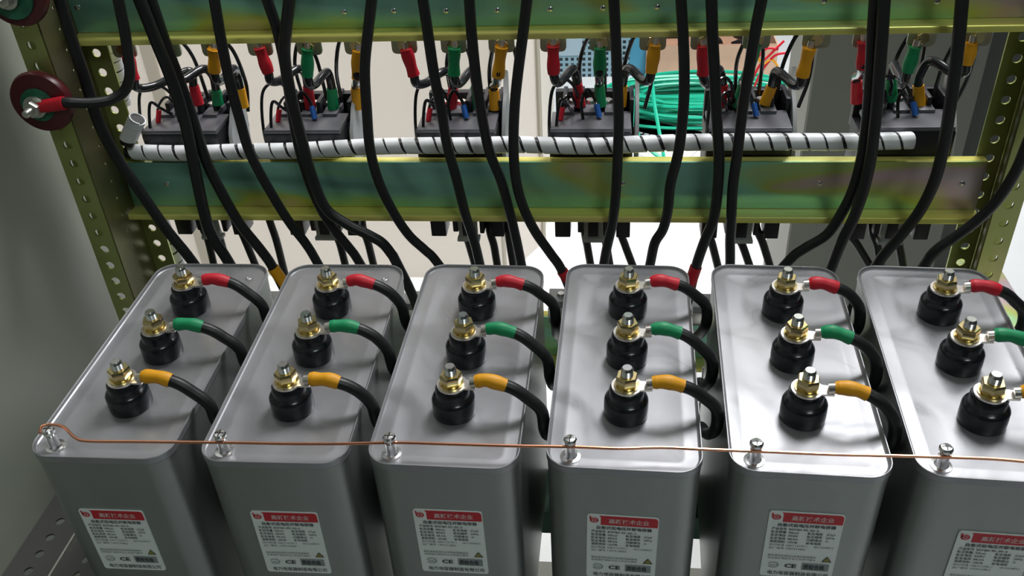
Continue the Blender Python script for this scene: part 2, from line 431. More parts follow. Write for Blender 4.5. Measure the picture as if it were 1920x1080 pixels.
tag(finish('gap_darkening_tray', b, M['greypaint']), 'grey tray added to darken the gaps between the capacitors', 'tray')  # added under the gaps so they show darker than the bare floor
b = B(); box(b, 0.842, 0.880, 0.10, 0.50, -0.165, -0.130, 0.001)
tag(finish('side_rail', b, M['bar']), 'dark green rail end beside the rightmost capacitor at the right edge', 'rail')

# ------------------------------------------------------------------ capacitors
W, D = 0.11, 0.257
XC = [0.0129, 0.1438, 0.2675, 0.3958, 0.5235, 0.6481]
TH = [0.0088, 0.0134, -0.0138, -0.0223, -0.0320, -0.0436]
DY = [-0.004, -0.0028, -0.0011, 0.0016, 0.0032, 0.0032]
YB = [0.0613, 0.1249, 0.1898]
XB = 0.056 - W / 2
LAB = [(0.024, -0.0560, 0.0), (0.030, -0.0520, 0.0), (0.0305, -0.0455, -0.01), (0.030, -0.0470, 0.01), (0.0305, -0.0385, 0.0), (0.0365, -0.0520, 0.0)]

def make_label(cap):
    LW, LH = 0.0515, 0.0700
    b = B()
    pts = [(x + LW / 2, y - LH) for x, y in rrect(LW, LH, 0.0022, 0, 4)]
    prism(b, pts, 'y', -0.0004, 0.0006)
    lab = finish('rating_label', b, M['label'], cap); lab['label'] = 'white printed rating label with a red header'
    b = B()     # red header with rounded right corner
    x0, x1, z0, z1 = 0.0100, LW - 0.0006, -0.0100, -0.0006
    prism(b, [(x0, z0), (x1, z0), (x1, z1 - .002), (x1 - .0008, z1 - .0006), (x1 - .0022, z1), (x0 - .0012, z1), (x0, z1 - .0012)], 'y', -0.0007, -0.0003)
    finish('header', b, M['label_red'], lab)['label'] = 'red header band'
    b = B(); yy = -0.0009
    text_into(b, '高新技术企业', 0.0155, -0.0073, 0.0052, 0.029, 3, yy, 0.00012)
    # round red mark with a swirl and a small tail
    for k in range(30):
        a0, a1 = 2 * PI * k / 30, 2 * PI * (k + 1) / 30
        cx, cz = 0.0052, -0.0052
        q = [(cx + rr * math.cos(a), yy, cz + rr * .85 * math.sin(a)) for rr, a in ((.0031, a0), (.0031, a1), (.0019, a1), (.0019, a0))]
        b.faces.new([b.verts.new(v) for v in q]).material_index = 1
    for q in ([(.0016, -.0012), (.0028, -.0012), (.0036, -.0052), (.0022, -.0052)], [(.0042, -.0040), (.0060, -.0044), (.0066, -.0056), (.0044, -.0062)]):
        b.faces.new([b.verts.new((x, yy, z)) for x, z in q]).material_index = 1
    text_into(b, '自愈式低电压并联电容器', 0.0065, -0.0142, 0.0036, 0.0400, 0, yy, 0.00007)
    rows = [('产品型号', 'BSMJ0.45-30-3', None, None), ('额定容量', '30kvar', '额定电容', '472μF'), ('额定电压', '450V', '额定频率', '50Hz'),
            ('额定电流', '38.5A', '内部接法', '△'), ('温度类别', '-25/B', '放电电阻', None)]
    z = -0.0180
    for i, (a, c, d, e) in enumerate(rows):
        text_into(b, a, 0.0032, z, 0.0026, 0.0105, 0, yy, 0.00004)
        text_into(b, c, 0.0150, z, 0.0025, 0.0205 if i == 0 else 0.0075, 0, yy, 0.00004)
        if d: text_into(b, d, 0.0285, z, 0.0026, 0.0105, 0, yy, 0.00004)
        if e: text_into(b, e, 0.0415, z, 0.0025, 0.0060 if len(e) > 1 else None, 0, yy, 0.00003)
        z -= 0.00345
    text_into(b, '执行标准', 0.0032, z, 0.0024, 0.0105, 0, yy); text_into(b, 'GB/T12747.1', 0.0150, z, 0.0023, 0.0145, 0, yy)
    text_into(b, 'IEC60831', 0.0345, z, 0.0022, 0.0130, 0, yy); z -= 0.0034
    text_into(b, '出厂编号', 0.0032, z, 0.0024, 0.0105, 0, yy); text_into(b, '1307210863', 0.0150, z, 0.0024, 0.0135, 0, yy)
    def quad(x0, x1, z0, z1, mi, dy=0.0):
        b.faces.new([b.verts.new((x, yy + dy, zz)) for x, zz in ((x0, z0), (x1, z0), (x1, z1), (x0, z1))]).material_index = mi
    text_into(b, '警告使用前请充分放电并短接接地', 0.0035, -0.0468, 0.0022, 0.034, 0, yy)
    text_into(b, '安装维护请由专业人员进行操作', 0.0035, -0.0497, 0.0022, 0.034, 0, yy)
    # warning triangle
    for s, mi, dy in ((1.0, 0, 0), (0.68, 4, -0.0001)):
        cx, cz = 0.0455, -0.0476
        b.faces.new([b.verts.new((cx + x * s, yy + dy, cz + zz * s)) for x, zz in ((-.0036, -.0026), (.0036, -.0026), (0, .0034))]).material_index = mi
    text_into(b, '!', 0.0452, -0.0492, 0.0032, 0.0005, 0, yy - 0.0002)
    # round certification mark, CE letters, grey block
    for k in range(20):
        a0, a1 = 2 * PI * k / 20, 2 * PI * (k + 1) / 20; cx, cz = 0.0085, -0.0567
        if k in (9, 10): continue
        q = [(cx + rr * 1.25 * math.cos(a), yy, cz + rr * math.sin(a)) for rr, a in ((.0032, a0), (.0032, a1), (.0024, a1), (.0024, a0))]
        b.faces.new([b.verts.new(v) for v in q]).material_index = 2
    text_into(b, 'cc', 0.0064, -0.0578, 0.0032, 0.0040, 2, yy, 0.0001)
    text_into(b, 'CE', 0.0165, -0.0588, 0.0056, 0.0085, 0, yy, 0.00018)
    quad(0.0290, 0.0480, -0.0605, -0.0528, 2, 0.0001)
    text_into(b, '质检合格', 0.0300, -0.0590, 0.0058, 0.0150, 0, yy - 0.0001, 0.0001)
    text_into(b, '电力电容器制造有限公司', 0.0050, -0.0672, 0.0046, 0.0430, 0, yy, 0.00005)
    finish('print', b, [M['ink'], M['label_red'], M['ink_grey'], M['ink_white'], M['warn']], lab)
    return lab

def make_capacitor():
    root = empty('capacitor', (0, 0, -H))
    b = B()
    rr = 0.0185
    loft(b, [[(x, y, z + H) for x, y in rrect(W, D, rr, o)] for o, z in ((0.004, -H), (0.0012, -H + .003), (0.0010, -0.020), (0.0006, -0.0062))])
    finish('case', b, M['case'], root)
    b = B()
    loft(b, [[(x, y, z + H) for x, y in rrect(W, D, rr, o)] for o, z in
             ((0.0004, -0.0062), (0, -0.0056), (0, -0.0003), (0.0003, 0.0001), (0.0008, 0.0001), (0.0012, -0.0003), (0.0018, -0.0025),
              (0.0028, -0.0032), (0.0105, -0.0034), (0.0120, -0.0032), (0.0135, -0.0034), (0.03, -0.0035))])
    lid = finish('lid', b, M['lid'], root, 24); lid['label'] = 'recessed pale metal lid with a raised rim'
    b = B()
    lathe(b, [(0.0030, 0), (0.0030, 0.0006), (0.0018, 0.0012), (0.0010, 0.0006), (0, 0.0006)], 14, (W / 2 - 0.017, D - 0.020, H - 0.0036)); finish('rivet', b, M['lid'], lid)
    for k, y in enumerate(YB):
        b = B(); z0 = H - 0.0036
        lathe(b, [(0.0160, 0), (0.0163, 0.001), (0.0165, 0.006), (0.0163, 0.0140), (0.0157, 0.0156), (0.0140, 0.0170), (0.0130, 0.0178), (0.0127, 0.0195), (0.0128, 0.0238), (0.0119, 0.0254), (0, 0.0256)], 36, (XB, y, z0))
        bu = finish('bushing', b, M['rubber'], root)
        bu['label'] = 'black stepped round terminal bushing'
        b = B(); lathe(b, [(0.0092, 0), (0.0092, 0.0014), (0.0060, 0.0016), (0, 0.0016)], 24, (XB, y, z0 + 0.0272)); lathe(b, [(0.0070, 0), (0.0070, 0.0016), (0, 0.0016)], 24, (XB, y, z0 + 0.0286))
        finish('washer', b, M['brass'], bu)
        b = B(); hexnut(b, (XB, y, z0 + 0.0298), 0.0146, 0.0076, 0.35 + 0.5 * k); finish('nut', b, M['brass'], bu)['label'] = 'brassy hexagon nut'
        b = B(); prof = [(0.0040, 0.0255)]
        z = 0.0380
        while z < 0.0440:
            prof += [(0.0039, z), (0.0045, z + 0.0006)]; z += 0.0012
        prof += [(0.0039, 0.0448), (0.0034, 0.0455), (0, 0.0455)]
        lathe(b, prof, 18, (XB, y, z0 - 0.001)); finish('stud', b, M['stud'], bu)['label'] = 'bright threaded stud end'
    b = B(); xs, ys, z0 = -W / 2 + 0.0175, 0.0140, H - 0.0035
    lathe(b, [(0.0074, 0), (0.0072, 0.0008), (0.0050, 0.0012), (0.0040, 0.0030), (0.0038, 0.0118), (0, 0.0118)], 22, (xs, ys, z0))
    gp = finish('ground_post', b, M['stud'], root)
    b = B(); lathe(b, [(0.0033, 0), (0.0046, 0.0006), (0.0047, 0.0026), (0.0036, 0.0040), (0.0012, 0.0044), (0, 0.0036)], 20, (xs, ys, z0 + 0.0140))
    lathe(b, [(0.0028, 0), (0.0028, 0.0025), (0, 0.0025)], 12, (xs, ys, z0 + 0.0115))
    finish('screw_head', b, M['stud'], gp)
    b = B(); box(b, xs - .0032, xs + .0032, ys - .0004, ys + .0004, z0 + 0.0179, z0 + 0.0184); box(b, xs - .0004, xs + .0004, ys - .0032, ys + .0032, z0 + 0.0179, z0 + 0.0184)
    finish('screw_slot', b, M['contactor'], gp)
    lab = make_label(root)
    return root
proto = make_capacitor()
caps = []
CAPLAB = ['leftmost of the six silver box capacitors, darkest, beside the grey side panel',
          'second silver box capacitor from the left, three coloured cables on its lid',
          'third silver box capacitor from the left, left of the photo centre',
          'fourth silver box capacitor from the left, its terminals just right of centre',
          'fifth silver box capacitor from the left, next to the one cut by the frame',
          'rightmost silver box capacitor, brightest and partly cut off by the right edge']
for i in range(6):
    o = proto if i == 0 else copy_tree(proto)
    o.location = (XC[i] + W / 2, DY[i], -H); o.rotation_euler = (0, 0, TH[i])
    tag(o, CAPLAB[i], 'capacitor', 'row of silver power capacitors')
    caps.append(o)
    lab = [c for c in o.children if c.name.startswith('rating_label')][0]
    lab.location = (-W / 2 + LAB[i][0], 0.0004, H + LAB[i][1]); lab.rotation_euler = (0, LAB[i][2], 0)
def cap_pt(i, x, y, z):
    c, s = math.cos(TH[i]), math.sin(TH[i])
    return Vector((XC[i] + W / 2 + c * x - s * y, DY[i] + s * x + c * y, z))

# cables bolted to the capacitor terminals
COL = ['yellow', 'green', 'red']; POS = ['front', 'middle', 'rear']
rnd = random.Random(3)
for i in range(6):
    for k in range(3):
        zt = 0.0228
        a = {0: (-6, 2, 2), 1: (-4, 3, -2), 2: (-2, -3, 2), 3: (2, 0, 4), 4: (-9, -8, -3), 5: (-8, -3, -3)}[i][k]
        a = math.radians(a * 0.6)
        ca, sa = math.cos(a), math.sin(a); y0 = YB[k]
        def L(x, y, z):
            return cap_pt(i, XB + x * ca - y * sa, y0 + x * sa + y * ca, z)
        root = empty('power_cable', L(0, 0, zt)); base = root.location.copy()
        tag(root, '%s-sleeved black cable bolted to the %s terminal of the %s' % (COL[k], POS[k], nth(i, 'capacitor')), 'cable', 'cables on the capacitor terminals')
        def R_(p): return p - base
        b = B()   # flat lug ring and tongue
        ringp = [(0.0112 * math.cos(t), 0.0112 * math.sin(t)) for t in [math.radians(q) for q in range(28, 333, 16)]]
        out = ringp + [(0.0185, -0.0044), (0.0185, 0.0044)]
        lo = [b.verts.new(R_(L(x, y, zt - 0.0004))) for x, y in out]; hi = [b.verts.new(R_(L(x, y, zt + 0.0012))) for x, y in out]
        b.faces.new(lo); b.faces.new(hi)
        for q in range(len(out)): b.faces.new((lo[q], lo[(q + 1) % len(out)], hi[(q + 1) % len(out)], hi[q]))
        tube(b, [R_(L(0.0145, 0, zt + 0.003)), R_(L(0.022, 0, zt + 0.0045))], 0.0042, 14, sm=False)
        finish('lug', b, M['tin'], root)['label'] = 'tinned ring lug'
        dz = rnd.uniform(-.001, .001)
        sl = [L(0.0185, 0, zt + 0.0042), L(0.026, 0, zt + 0.0052 + dz), L(0.033, 0, zt + 0.0042), L(0.0405, 0, zt + 0.0015)]
        b = B(); tube(b, [R_(p) for p in sl], lambda t: 0.0053 + 0.0006 * math.sin(t * 9 + i + k) * .5 - (0.0006 if t < .06 else 0), 16)
        finish('sleeve', b, M[COL[k]], root)['label'] = '%s heat-shrink sleeve' % COL[k]
        ye = rnd.uniform(-.003, .003)
        gx = [0.0665, 0.0628, 0.0665, 0.0665, 0.0633, 0.0665][i]
        pts = [L(0.034, 0, zt + 0.0038), L(0.0405, 0, zt + 0.0015), L(0.0475, ye * .3, zt - 0.002), L(0.0550, ye * .6, zt - 0.0085), L(gx - .0005, ye, zt - 0.021),
               L(gx + .0012, ye + .002, zt - 0.042), L(gx, ye + .035, zt - 0.080), L(gx, ye + .075, zt - 0.11), L(gx, ye + .11, zt - 0.15)]
        if (i, k) == (5, 2): pass
        b = B(); tube(b, [R_(p) for p in pts], 0.0047, 14); finish('conductor', b, M['cable'], root)

# bare copper earthing wire
cw = [(97, 796), (120, 801), (140, 820), (165, 827), (250, 828), (340, 829), (440, 830), (540, 832), (640, 832), (745, 830), (850, 833), (960, 836), (1080, 838), (1160, 841), (1240, 839), (1330, 843), (1440, 847), (1560, 852), (1690, 855), (1800, 858), (1870, 861), (1960, 869)]
b = B(); tube(b, [atz(75, 812, 0.010)] + [atz(78, 800, 0.0095)] + [atz(u, v, 0.009) for u, v in cw], 0.00115, 8, 5)
tag(finish('copper_wire', b, M['copper']), 'bare copper earthing wire strung along the front edges of the capacitors', 'wire')

# ------------------------------------------------------------------ hanging black cables in front of the crossbars
R0 = 0.0051
def hang(pts, Y, label, r=R0, end=None, drop=0.10, m='cable', Yend=None, grp='black cables hanging in front of the crossbars'):
    P = []
    n = len(pts)
    for j, (u, v) in enumerate(pts):
        yy = Y if Yend is None else Y + (Yend - Y) * (j / (n - 1)) ** 2
        P.append(at(u, v, yy))
    if pts[0][1] <= 2:
        d = (P[0] - P[1]).normalized(); P = [P[0] + d * 0.22] + P
    d = (P[-1] - P[-2]).normalized()
    root = empty('hanging_cable', P[-1]); base = root.location.copy()
    tag(root, label, 'cable', grp)
    if end:
        q0, q1 = P[-1] + d * 0.0, P[-1] + d * 0.034
        b = B(); tube(b, [p - base for p in (q0, q0.lerp(q1, .5), q1)], r * 1.18, 14); finish('sleeve', b, M[end], root)['label'] = '%s end sleeve' % end
        P.append(q1 + Vector((0, 0, -0.02)))
    else:
        P.append(P[-1] + Vector((d.x * .04, 0, -drop * .5))); P.append(P[-1] + Vector((d.x * .02, 0, -drop * .5)))
    b = B(); tube(b, [p - base for p in P], r, 12, 6); finish('conductor', b, M[m], root)
    return root
hang([(112, 0), (135, 75), (160, 150), (185, 230), (222, 300), (265, 362), (312, 430), (358, 487)], 0.345, 'black cable running down over the left rack post', 0.0056)
hang([(262, 0), (292, 75), (322, 150), (346, 225), (360, 290), (372, 350), (386, 410), (402, 450), (426, 487)], 0.352, 'left one of two thick black cables crossing the first contactor', 0.0060)
hang([(283, 0), (308, 75), (336, 150), (362, 225), (386, 300), (415, 360), (450, 420), (490, 470), (512, 502)], 0.363, 'black cable ending in a yellow sleeve between the first two capacitors', 0.0056, end='yellow')
hang([(402, 0), (412, 60), (430, 150), (450, 225), (470, 290), (512, 368), (545, 420), (572, 455), (592, 487)], 0.352, 'black cable between the first and second contactors, ending behind the second capacitor')
hang([(501, 0), (518, 50), (532, 110), (545, 190), (558, 265), (580, 340), (602, 392), (628, 432), (655, 465), (672, 489)], 0.366, 'lower of two black cables crossing over the second contactor', 0.0052)
hang([(543, 0), (537, 50), (534, 110), (548, 190), (568, 270), (588, 340), (612, 392), (650, 420), (690, 440), (716, 455), (733, 475), (742, 490)], 0.352, 'black cable sweeping right under the crossbar behind the second capacitor', 0.0056)
hang([(697, 0), (690, 60), (684, 130), (688, 210), (694, 280), (710, 340), (736, 395), (766, 440), (796, 468), (818, 490)], 0.358, 'black cable right of the second contactor, ending at the third capacitor')
hang([(793, 0), (802, 60), (814, 140), (828, 210), (838, 270), (856, 335), (872, 400), (887, 445), (898, 488)], 0.358, 'left of two black cables crossing in front of the third contactor')
hang([(880, 0), (884, 60), (892, 140), (904, 220), (918, 285), (940, 340), (955, 395), (966, 440), (976, 488)], 0.358, 'right of two black cables crossing in front of the third contactor')
hang([(988, 0), (981, 60), (972, 130), (965, 200), (963, 280), (968, 340), (982, 390), (1004, 435), (1032, 475), (1054, 508)], 0.355, 'black cable right of the third contactor ending in a red sleeve', end='red')
hang([(1151, 0), (1154, 60), (1157, 140), (1160, 220), (1158, 300), (1154, 370), (1148, 420), (1140, 455), (1133, 490)], 0.358, 'black cable hanging straight in front of the fourth contactor')
hang([(1277, 0), (1281, 70), (1283, 140), (1281, 210), (1272, 285), (1257, 345), (1252, 395), (1243, 430), (1228, 455), (1220, 490)], 0.358, 'black cable kinked below the crossbar, left of the fifth contactor')
hang([(1334, 0), (1336, 70), (1340, 140), (1343, 210), (1348, 290), (1346, 350), (1338, 410), (1322, 450), (1305, 500)], 0.358, 'black cable in front of the fifth contactor ending in a red sleeve', 0.0053, end='red')
hang([(1428, 0), (1416, 60), (1403, 140), (1392, 210), (1382, 290), (1374, 350), (1371, 410), (1369, 450), (1369, 490)], 0.355, 'black cable slanting down over the fifth contactor towards the fifth capacitor')
hang([(1641, 0), (1636, 70), (1632, 150), (1625, 230), (1615, 300), (1600, 355), (1578, 400), (1550, 440), (1510, 465), (1480, 488)], 0.358, 'left of two parallel black cables at right, curving behind the fifth capacitor', 0.0053)
hang([(1658, 0), (1654, 70), (1648, 150), (1641, 230), (1632, 300), (1618, 360), (1600, 410), (1580, 450), (1562, 494)], 0.345, 'right of two parallel black cables at right, ending between the last two capacitors', 0.0053)
hang([(1804, 0), (1799, 60), (1791, 130), (1780, 210), (1768, 280), (1752, 340), (1725, 395), (1690, 440), (1664, 470), (1645, 496)], 0.355, 'black cable in front of the sixth contactor, ending behind the rightmost capacitor', 0.0055)
hang([(2060, -180), (2030, 20), (1975, 180), (1935, 250), (1905, 320), (1870, 375), (1830, 415), (1790, 445), (1755, 470), (1735, 495)], 0.348, 'black cable entering at the right edge and crossing the right rack post', 0.0053)

# thinner cables leaving the undersides of the contactors
def under(i, pts, label):
    P = [at(u, v, 0.425) for u, v in pts]
    P = [P[0] + Vector((0, 0.01, 0.03))] + P
    d = (P[-1] - P[-2]).normalized(); P += [P[-1] + d * 0.06, P[-1] + d * 0.06 + Vector((0, 0, -.05))]
    b = B(); base = P[1].copy(); tube(b, [p - base for p in P], 0.0045, 10, 5)
    o = finish('output_cable', b, M['cable']); o.location = base
    tag(o, label, 'cable', 'cables under the contactors')
UN = [(0, [(378, 420), (390, 450), (400, 492)], 'left'), (0, [(400, 410), (412, 445), (425, 492)], 'middle'), (0, [(437, 405), (455, 440), (478, 495)], 'right'),
      (1, [(502, 400), (518, 450), (532, 505)], 'left'), (1, [(628, 430), (638, 460), (647, 495)], 'middle'), (1, [(680, 425), (690, 455), (700, 495)], 'right'),
      (2, [(872, 430), (880, 460), (890, 495)], 'left'), (2, [(918, 430), (926, 460), (932, 495)], 'middle'), (2, [(950, 405), (955, 450), (962, 495)], 'right'),
      (3, [(1096, 430), (1101, 460), (1107, 495)], 'left'), (3, [(1130, 425), (1137, 460), (1143, 495)], 'middle'), (3, [(1163, 430), (1172, 460), (1185, 495)], 'right'),
      (4, [(1325, 420), (1336, 460), (1346, 500)], 'left'), (4, [(1378, 430), (1392, 460), (1406, 500)], 'middle'), (4, [(1417, 420), (1430, 455), (1444, 500)], 'right'),
      (5, [(1590, 430), (1608, 460), (1632, 500)], 'left'), (5, [(1636, 430), (1645, 460), (1652, 500)], 'middle'), (5, [(1678, 425), (1686, 460), (1693, 500)], 'right')]
for i, pts, side in UN: under(i, pts, '%s of the three black cables leaving the underside of the %s' % (side, nth(i, 'contactor')))
P_ = [at(u, v, 0.43) for u, v in ((715, 405), (722, 440), (728, 495))]

# ------------------------------------------------------------------ contactors behind the middle bar
def make_contactor():
    root = empty('contactor', (0, 0, 0))
    b = B()
    box(b, -0.041, 0.041, 0.002, 0.072, 0.030, 0.112, 0.001)
    for x0, x1, z0 in ((-0.041, -0.024, 0.0), (-0.016, -0.010, 0.006), (0.014, 0.019, 0.004), (0.026, 0.041, 0.0)): box(b, x0, x1, 0.004, 0.03, z0, 0.034, 0.0012)
    finish('body', b, M['contactor'], root)
    b = B(); box(b, -0.044, 0.040, -0.004, 0.026, 0.085, 0.1295, 0.0022)
    finish('front_cover', b, M['contactor'], root)
    b = B(); box(b, -0.043, 0.039, -0.003, 0.040, 0.1290, 0.1335, 0.001)
    for x in (-.028, -.004, .020): box(b, x - .008, x + .008, 0.030, 0.060, 0.130, 0.1370, 0.0008)
    finish('deck', b, M['contactor_deck'], root)
    b = B()
    for x in (-.030, -.012, .006, .024, .040): box(b, x - .0022, x + .0022, 0.040, 0.078, 0.110, 0.146, 0.0006)
    box(b, -0.041, 0.041, 0.070, 0.080, 0.10, 0.143, 0.001)
    finish('terminal_barriers', b, M['contactor'], root)
    for x in (-.021, -.003, .015):
        b = B(); lathe(b, [(0.0058, 0), (0.0058, .002), (.0046, .004), (0, .0042)], 16, (x, .055, .1365)); finish('terminal_screw', b, M['tin'], root)
    b = B(); box(b, -0.009, 0.012, 0.000, 0.004, -0.002, 0.030, 0.0006)
    box(b, -0.011, 0.014, -0.002, 0.008, -0.003, 0.001, 0.0006)
    cl = finish('mounting_clip', b, M['clip'], root); cl['label'] = 'pale grey mounting clip'
    b = B(); box(b, -0.0045, 0.0065, -0.001, 0.0005, 0.004, 0.022, 0.0006); finish('clip_window', b, M['contactor'], cl)
    b = B()
    prism(b, [(0.004, 0.080), (0.060, 0.084), (0.070, 0.166), (0.060, 0.172), (0.048, 0.150), (0.034, 0.142), (0.016, 0.122)], 'x', 0.0435, 0.0475)
    finish('side_plate', b, M['clip'], root)['label'] = 'grey side plate'
    # thin looped resistor wires
    def loop(pts, r=0.0017):
        b = B(); tube(b, pts, r, 8, 8); return finish('resistor_wire', b, M['cable_gloss'], root)
    loop([(-0.040, 0.000, 0.095), (-0.044, 0.000, 0.128), (-0.041, 0.010, 0.168), (-0.030, 0.020, 0.177), (-0.020, 0.030, 0.166), (-0.014, 0.045, 0.140)])
    loop([(-0.036, 0.000, 0.100), (-0.037, 0.004, 0.130), (-0.033, 0.012, 0.158), (-0.026, 0.018, 0.150), (-0.022, 0.030, 0.138)])
    w = loop([(-0.010, 0.020, 0.132), (-0.012, 0.024, 0.150), (-0.006, 0.030, 0.162), (0.002, 0.030, 0.150), (0.006, 0.022, 0.138)])
    b = B(); tube(b, [(0.0035, 0.027, 0.1470), (0.0065, 0.021, 0.1350)], 0.0030, 10, sm=False); finish('ferrule', b, M['bluewire'], w)['label'] = 'blue ferrule'
    w = loop([(-0.034, 0.018, 0.1345), (-0.031, 0.024, 0.150), (-0.024, 0.034, 0.156), (-0.018, 0.040, 0.140)], 0.0014)
    b = B(); tube(b, [(-0.0335, 0.018, 0.1335), (-0.031, 0.0225, 0.1460)], 0.0028, 10, sm=False); finish('ferrule', b, M['red'], w)['label'] = 'red ferrule'
    loop([(0.030, 0.050, 0.142), (0.031, 0.045, 0.180), (0.042, 0.042, 0.214), (0.056, 0.045, 0.205), (0.060, 0.052, 0.165), (0.054, 0.055, 0.130)], 0.0021)
    loop([(-0.012, 0.050, 0.142), (-0.014, 0.048, 0.185), (-0.002, 0.046, 0.214), (0.010, 0.048, 0.195), (0.012, 0.055, 0.145)], 0.0020)
    return root
CX = [-0.014, 0.120, 0.283, 0.4215, 0.580, 0.735]
cproto = make_contactor()
for i in range(6):
    o = cproto if i == 0 else copy_tree(cproto)
    o.location = (CX[i], 0.408, -0.066)
    tag(o, ['leftmost black contactor, behind the thickest cables', 'second black contactor from the left, with a grey side plate', 'third black contactor, in front of the cream cabinet edge',
            'fourth black contactor from the left, in front of the blue perforated cabinet', 'fifth black contactor from the left, in front of the green coil',
            'rightmost black contactor, in shade before the grey cabinet'][i], 'contactor', 'black contactors behind the middle crossbar')

# ------------------------------------------------------------------ bolted tabs under the upper bar, jumpers down to the contactors
TX = [(228, 312, 398), (485, 578, 668), (757, 850, 940), (1037, 1130, 1224), (1320, 1418, 1530), (1625, 1727, 1830)]
S0 = [((240, 105), (251, 148)), ((312, 88), (318, 135)), ((401, 92), (402, 135)), ((487, 90), (503, 136)), ((576, 92), (577, 143)), ((671, 95), (670, 147)),
      ((761, 92), (776, 141)), ((852, 90), (851, 140)), ((940, 88), (934, 144)), ((1037, 86), (1038, 138)), ((1125, 90), (1124, 140)), ((1228, 84), (1221, 135)),
      ((1319, 86), (1318, 140)), ((1415, 85), (1400, 150)), ((1518, 90), (1504, 143)), ((1620, 78), (1618, 128)), ((1716, 88), (1702, 135)), ((1822, 80), (1812, 120))]
S1 = [((363, 160), (372, 195)), ((405, 168), (409, 195)), ((450, 165), (456, 200)), ((577, 162), (582, 202)), ((622, 165), (625, 203)), ((667, 165), (672, 203)),
      ((850, 165), (846, 203)), ((892, 160), (898, 203)), ((926, 168), (928, 204)), ((1082, 157), (1088, 198)), ((1124, 160), (1126, 198)), ((1167, 160), (1163, 198)),
      ((1355, 158), (1351, 197)), ((1393, 160), (1384, 200)), ((1447, 162), (1434, 195)), ((1606, 152), (1606, 192)), ((1670, 148), (1672, 188)), ((1722, 160), (1724, 200))]
cn = ['red', 'green', 'yellow']
for g in range(6):
    for k in range(3):
        j = g * 3 + k
        c = at(TX[g][k], 76, 0.402)
        root = empty('mounting_tab', (c.x, 0.402, 0.150))
        tag(root, 'plated bolted tab above the %s jumper of the %s' % (cn[k], nth(g, 'contactor')), 'bracket', 'bolted tabs under the upper crossbar')
        b = B(); w, h, q = 0.0125, 0.036, 0.004
        prism(b, [(-w + q, 0), (w - q, 0), (w - q * .3, q * .3), (w, q), (w, h), (-w, h), (-w, q), (-w + q * .3, q * .3)], 'y', -0.0010, 0.0015); finish('plate', b, M['tab'], root)
        b = B(); hexnut(b, (0.0, -0.0055, 0.0095), 0.0105, 0.0045, 0.3 * j, ax='y'); finish('bolt', b, M['brass'], root)
        b = B(); lathe(b, [(0.0066, -0.0026), (0.0066, -0.0010), (0, -0.0010)], 16, (0, 0, 0.0095), 'y'); finish('washer', b, M['tin'], root)
        Ya, Yb = 0.396, 0.452
        (a0, a1), (b0, b1) = S0[j], S1[j]
        A0, A1, B0, B1 = at(*a0, Ya), at(*a1, Ya), at(*b0, Yb), at(*b1, Yb)
        root = empty('jumper_cable', B1); base = root.location.copy()
        tag(root, '%s-sleeved black jumper from the upper bar down to the %s' % (cn[k], nth(g, 'contactor')), 'cable', 'jumpers above the contactors')
        b = B(); tp = A0 + (A0 - A1).normalized() * 0.007
        tube(b, [tp - base, A0 - base + (A1 - A0) * .1], 0.0030, 12, sm=False); finish('lug', b, M['tin'], root)
        b = B(); tube(b, [A0 - base, A0.lerp(A1, .5) - base, A1 - base], lambda t: 0.0060 + 0.0005 * math.sin(t * 7 + j), 14); finish('sleeve', b, M[cn[k]], root)['label'] = '%s upper sleeve' % cn[k]
        b = B(); tube(b, [B0 - base, B0.lerp(B1, .5) - base, B1 - base], lambda t: 0.0054 + 0.0008 * t, 14); finish('sleeve', b, M[cn[k]], root)['label'] = '%s lower sleeve' % cn[k]
        du = b0[0] - a1[0]; sg = 1 if du > 0 else -1
        if abs(du) > 30:
            mid = [at(a1[0] + sg * 5, a1[1] + 16, Ya + .004), at(a1[0] + du * .32, a1[1] + 14, Ya + .018), at(a1[0] + du * .72, a1[1] - 6, Yb - .014), at(b0[0] - sg * 6, b0[1] - 26, Yb - .003)]
        else:
            mid = [at(a1[0] + du * .4, a1[1] + 12, (Ya + Yb) / 2), at(b0[0], b0[1] - 8, Yb - .004)]
        P = [A0.lerp(A1, .6), A1] + mid + [B0, B0.lerp(B1, .8)]
        b = B(); tube(b, [p - base for p in P], 0.0046, 12, 7); finish('conductor', b, M['cable_gloss'], root)

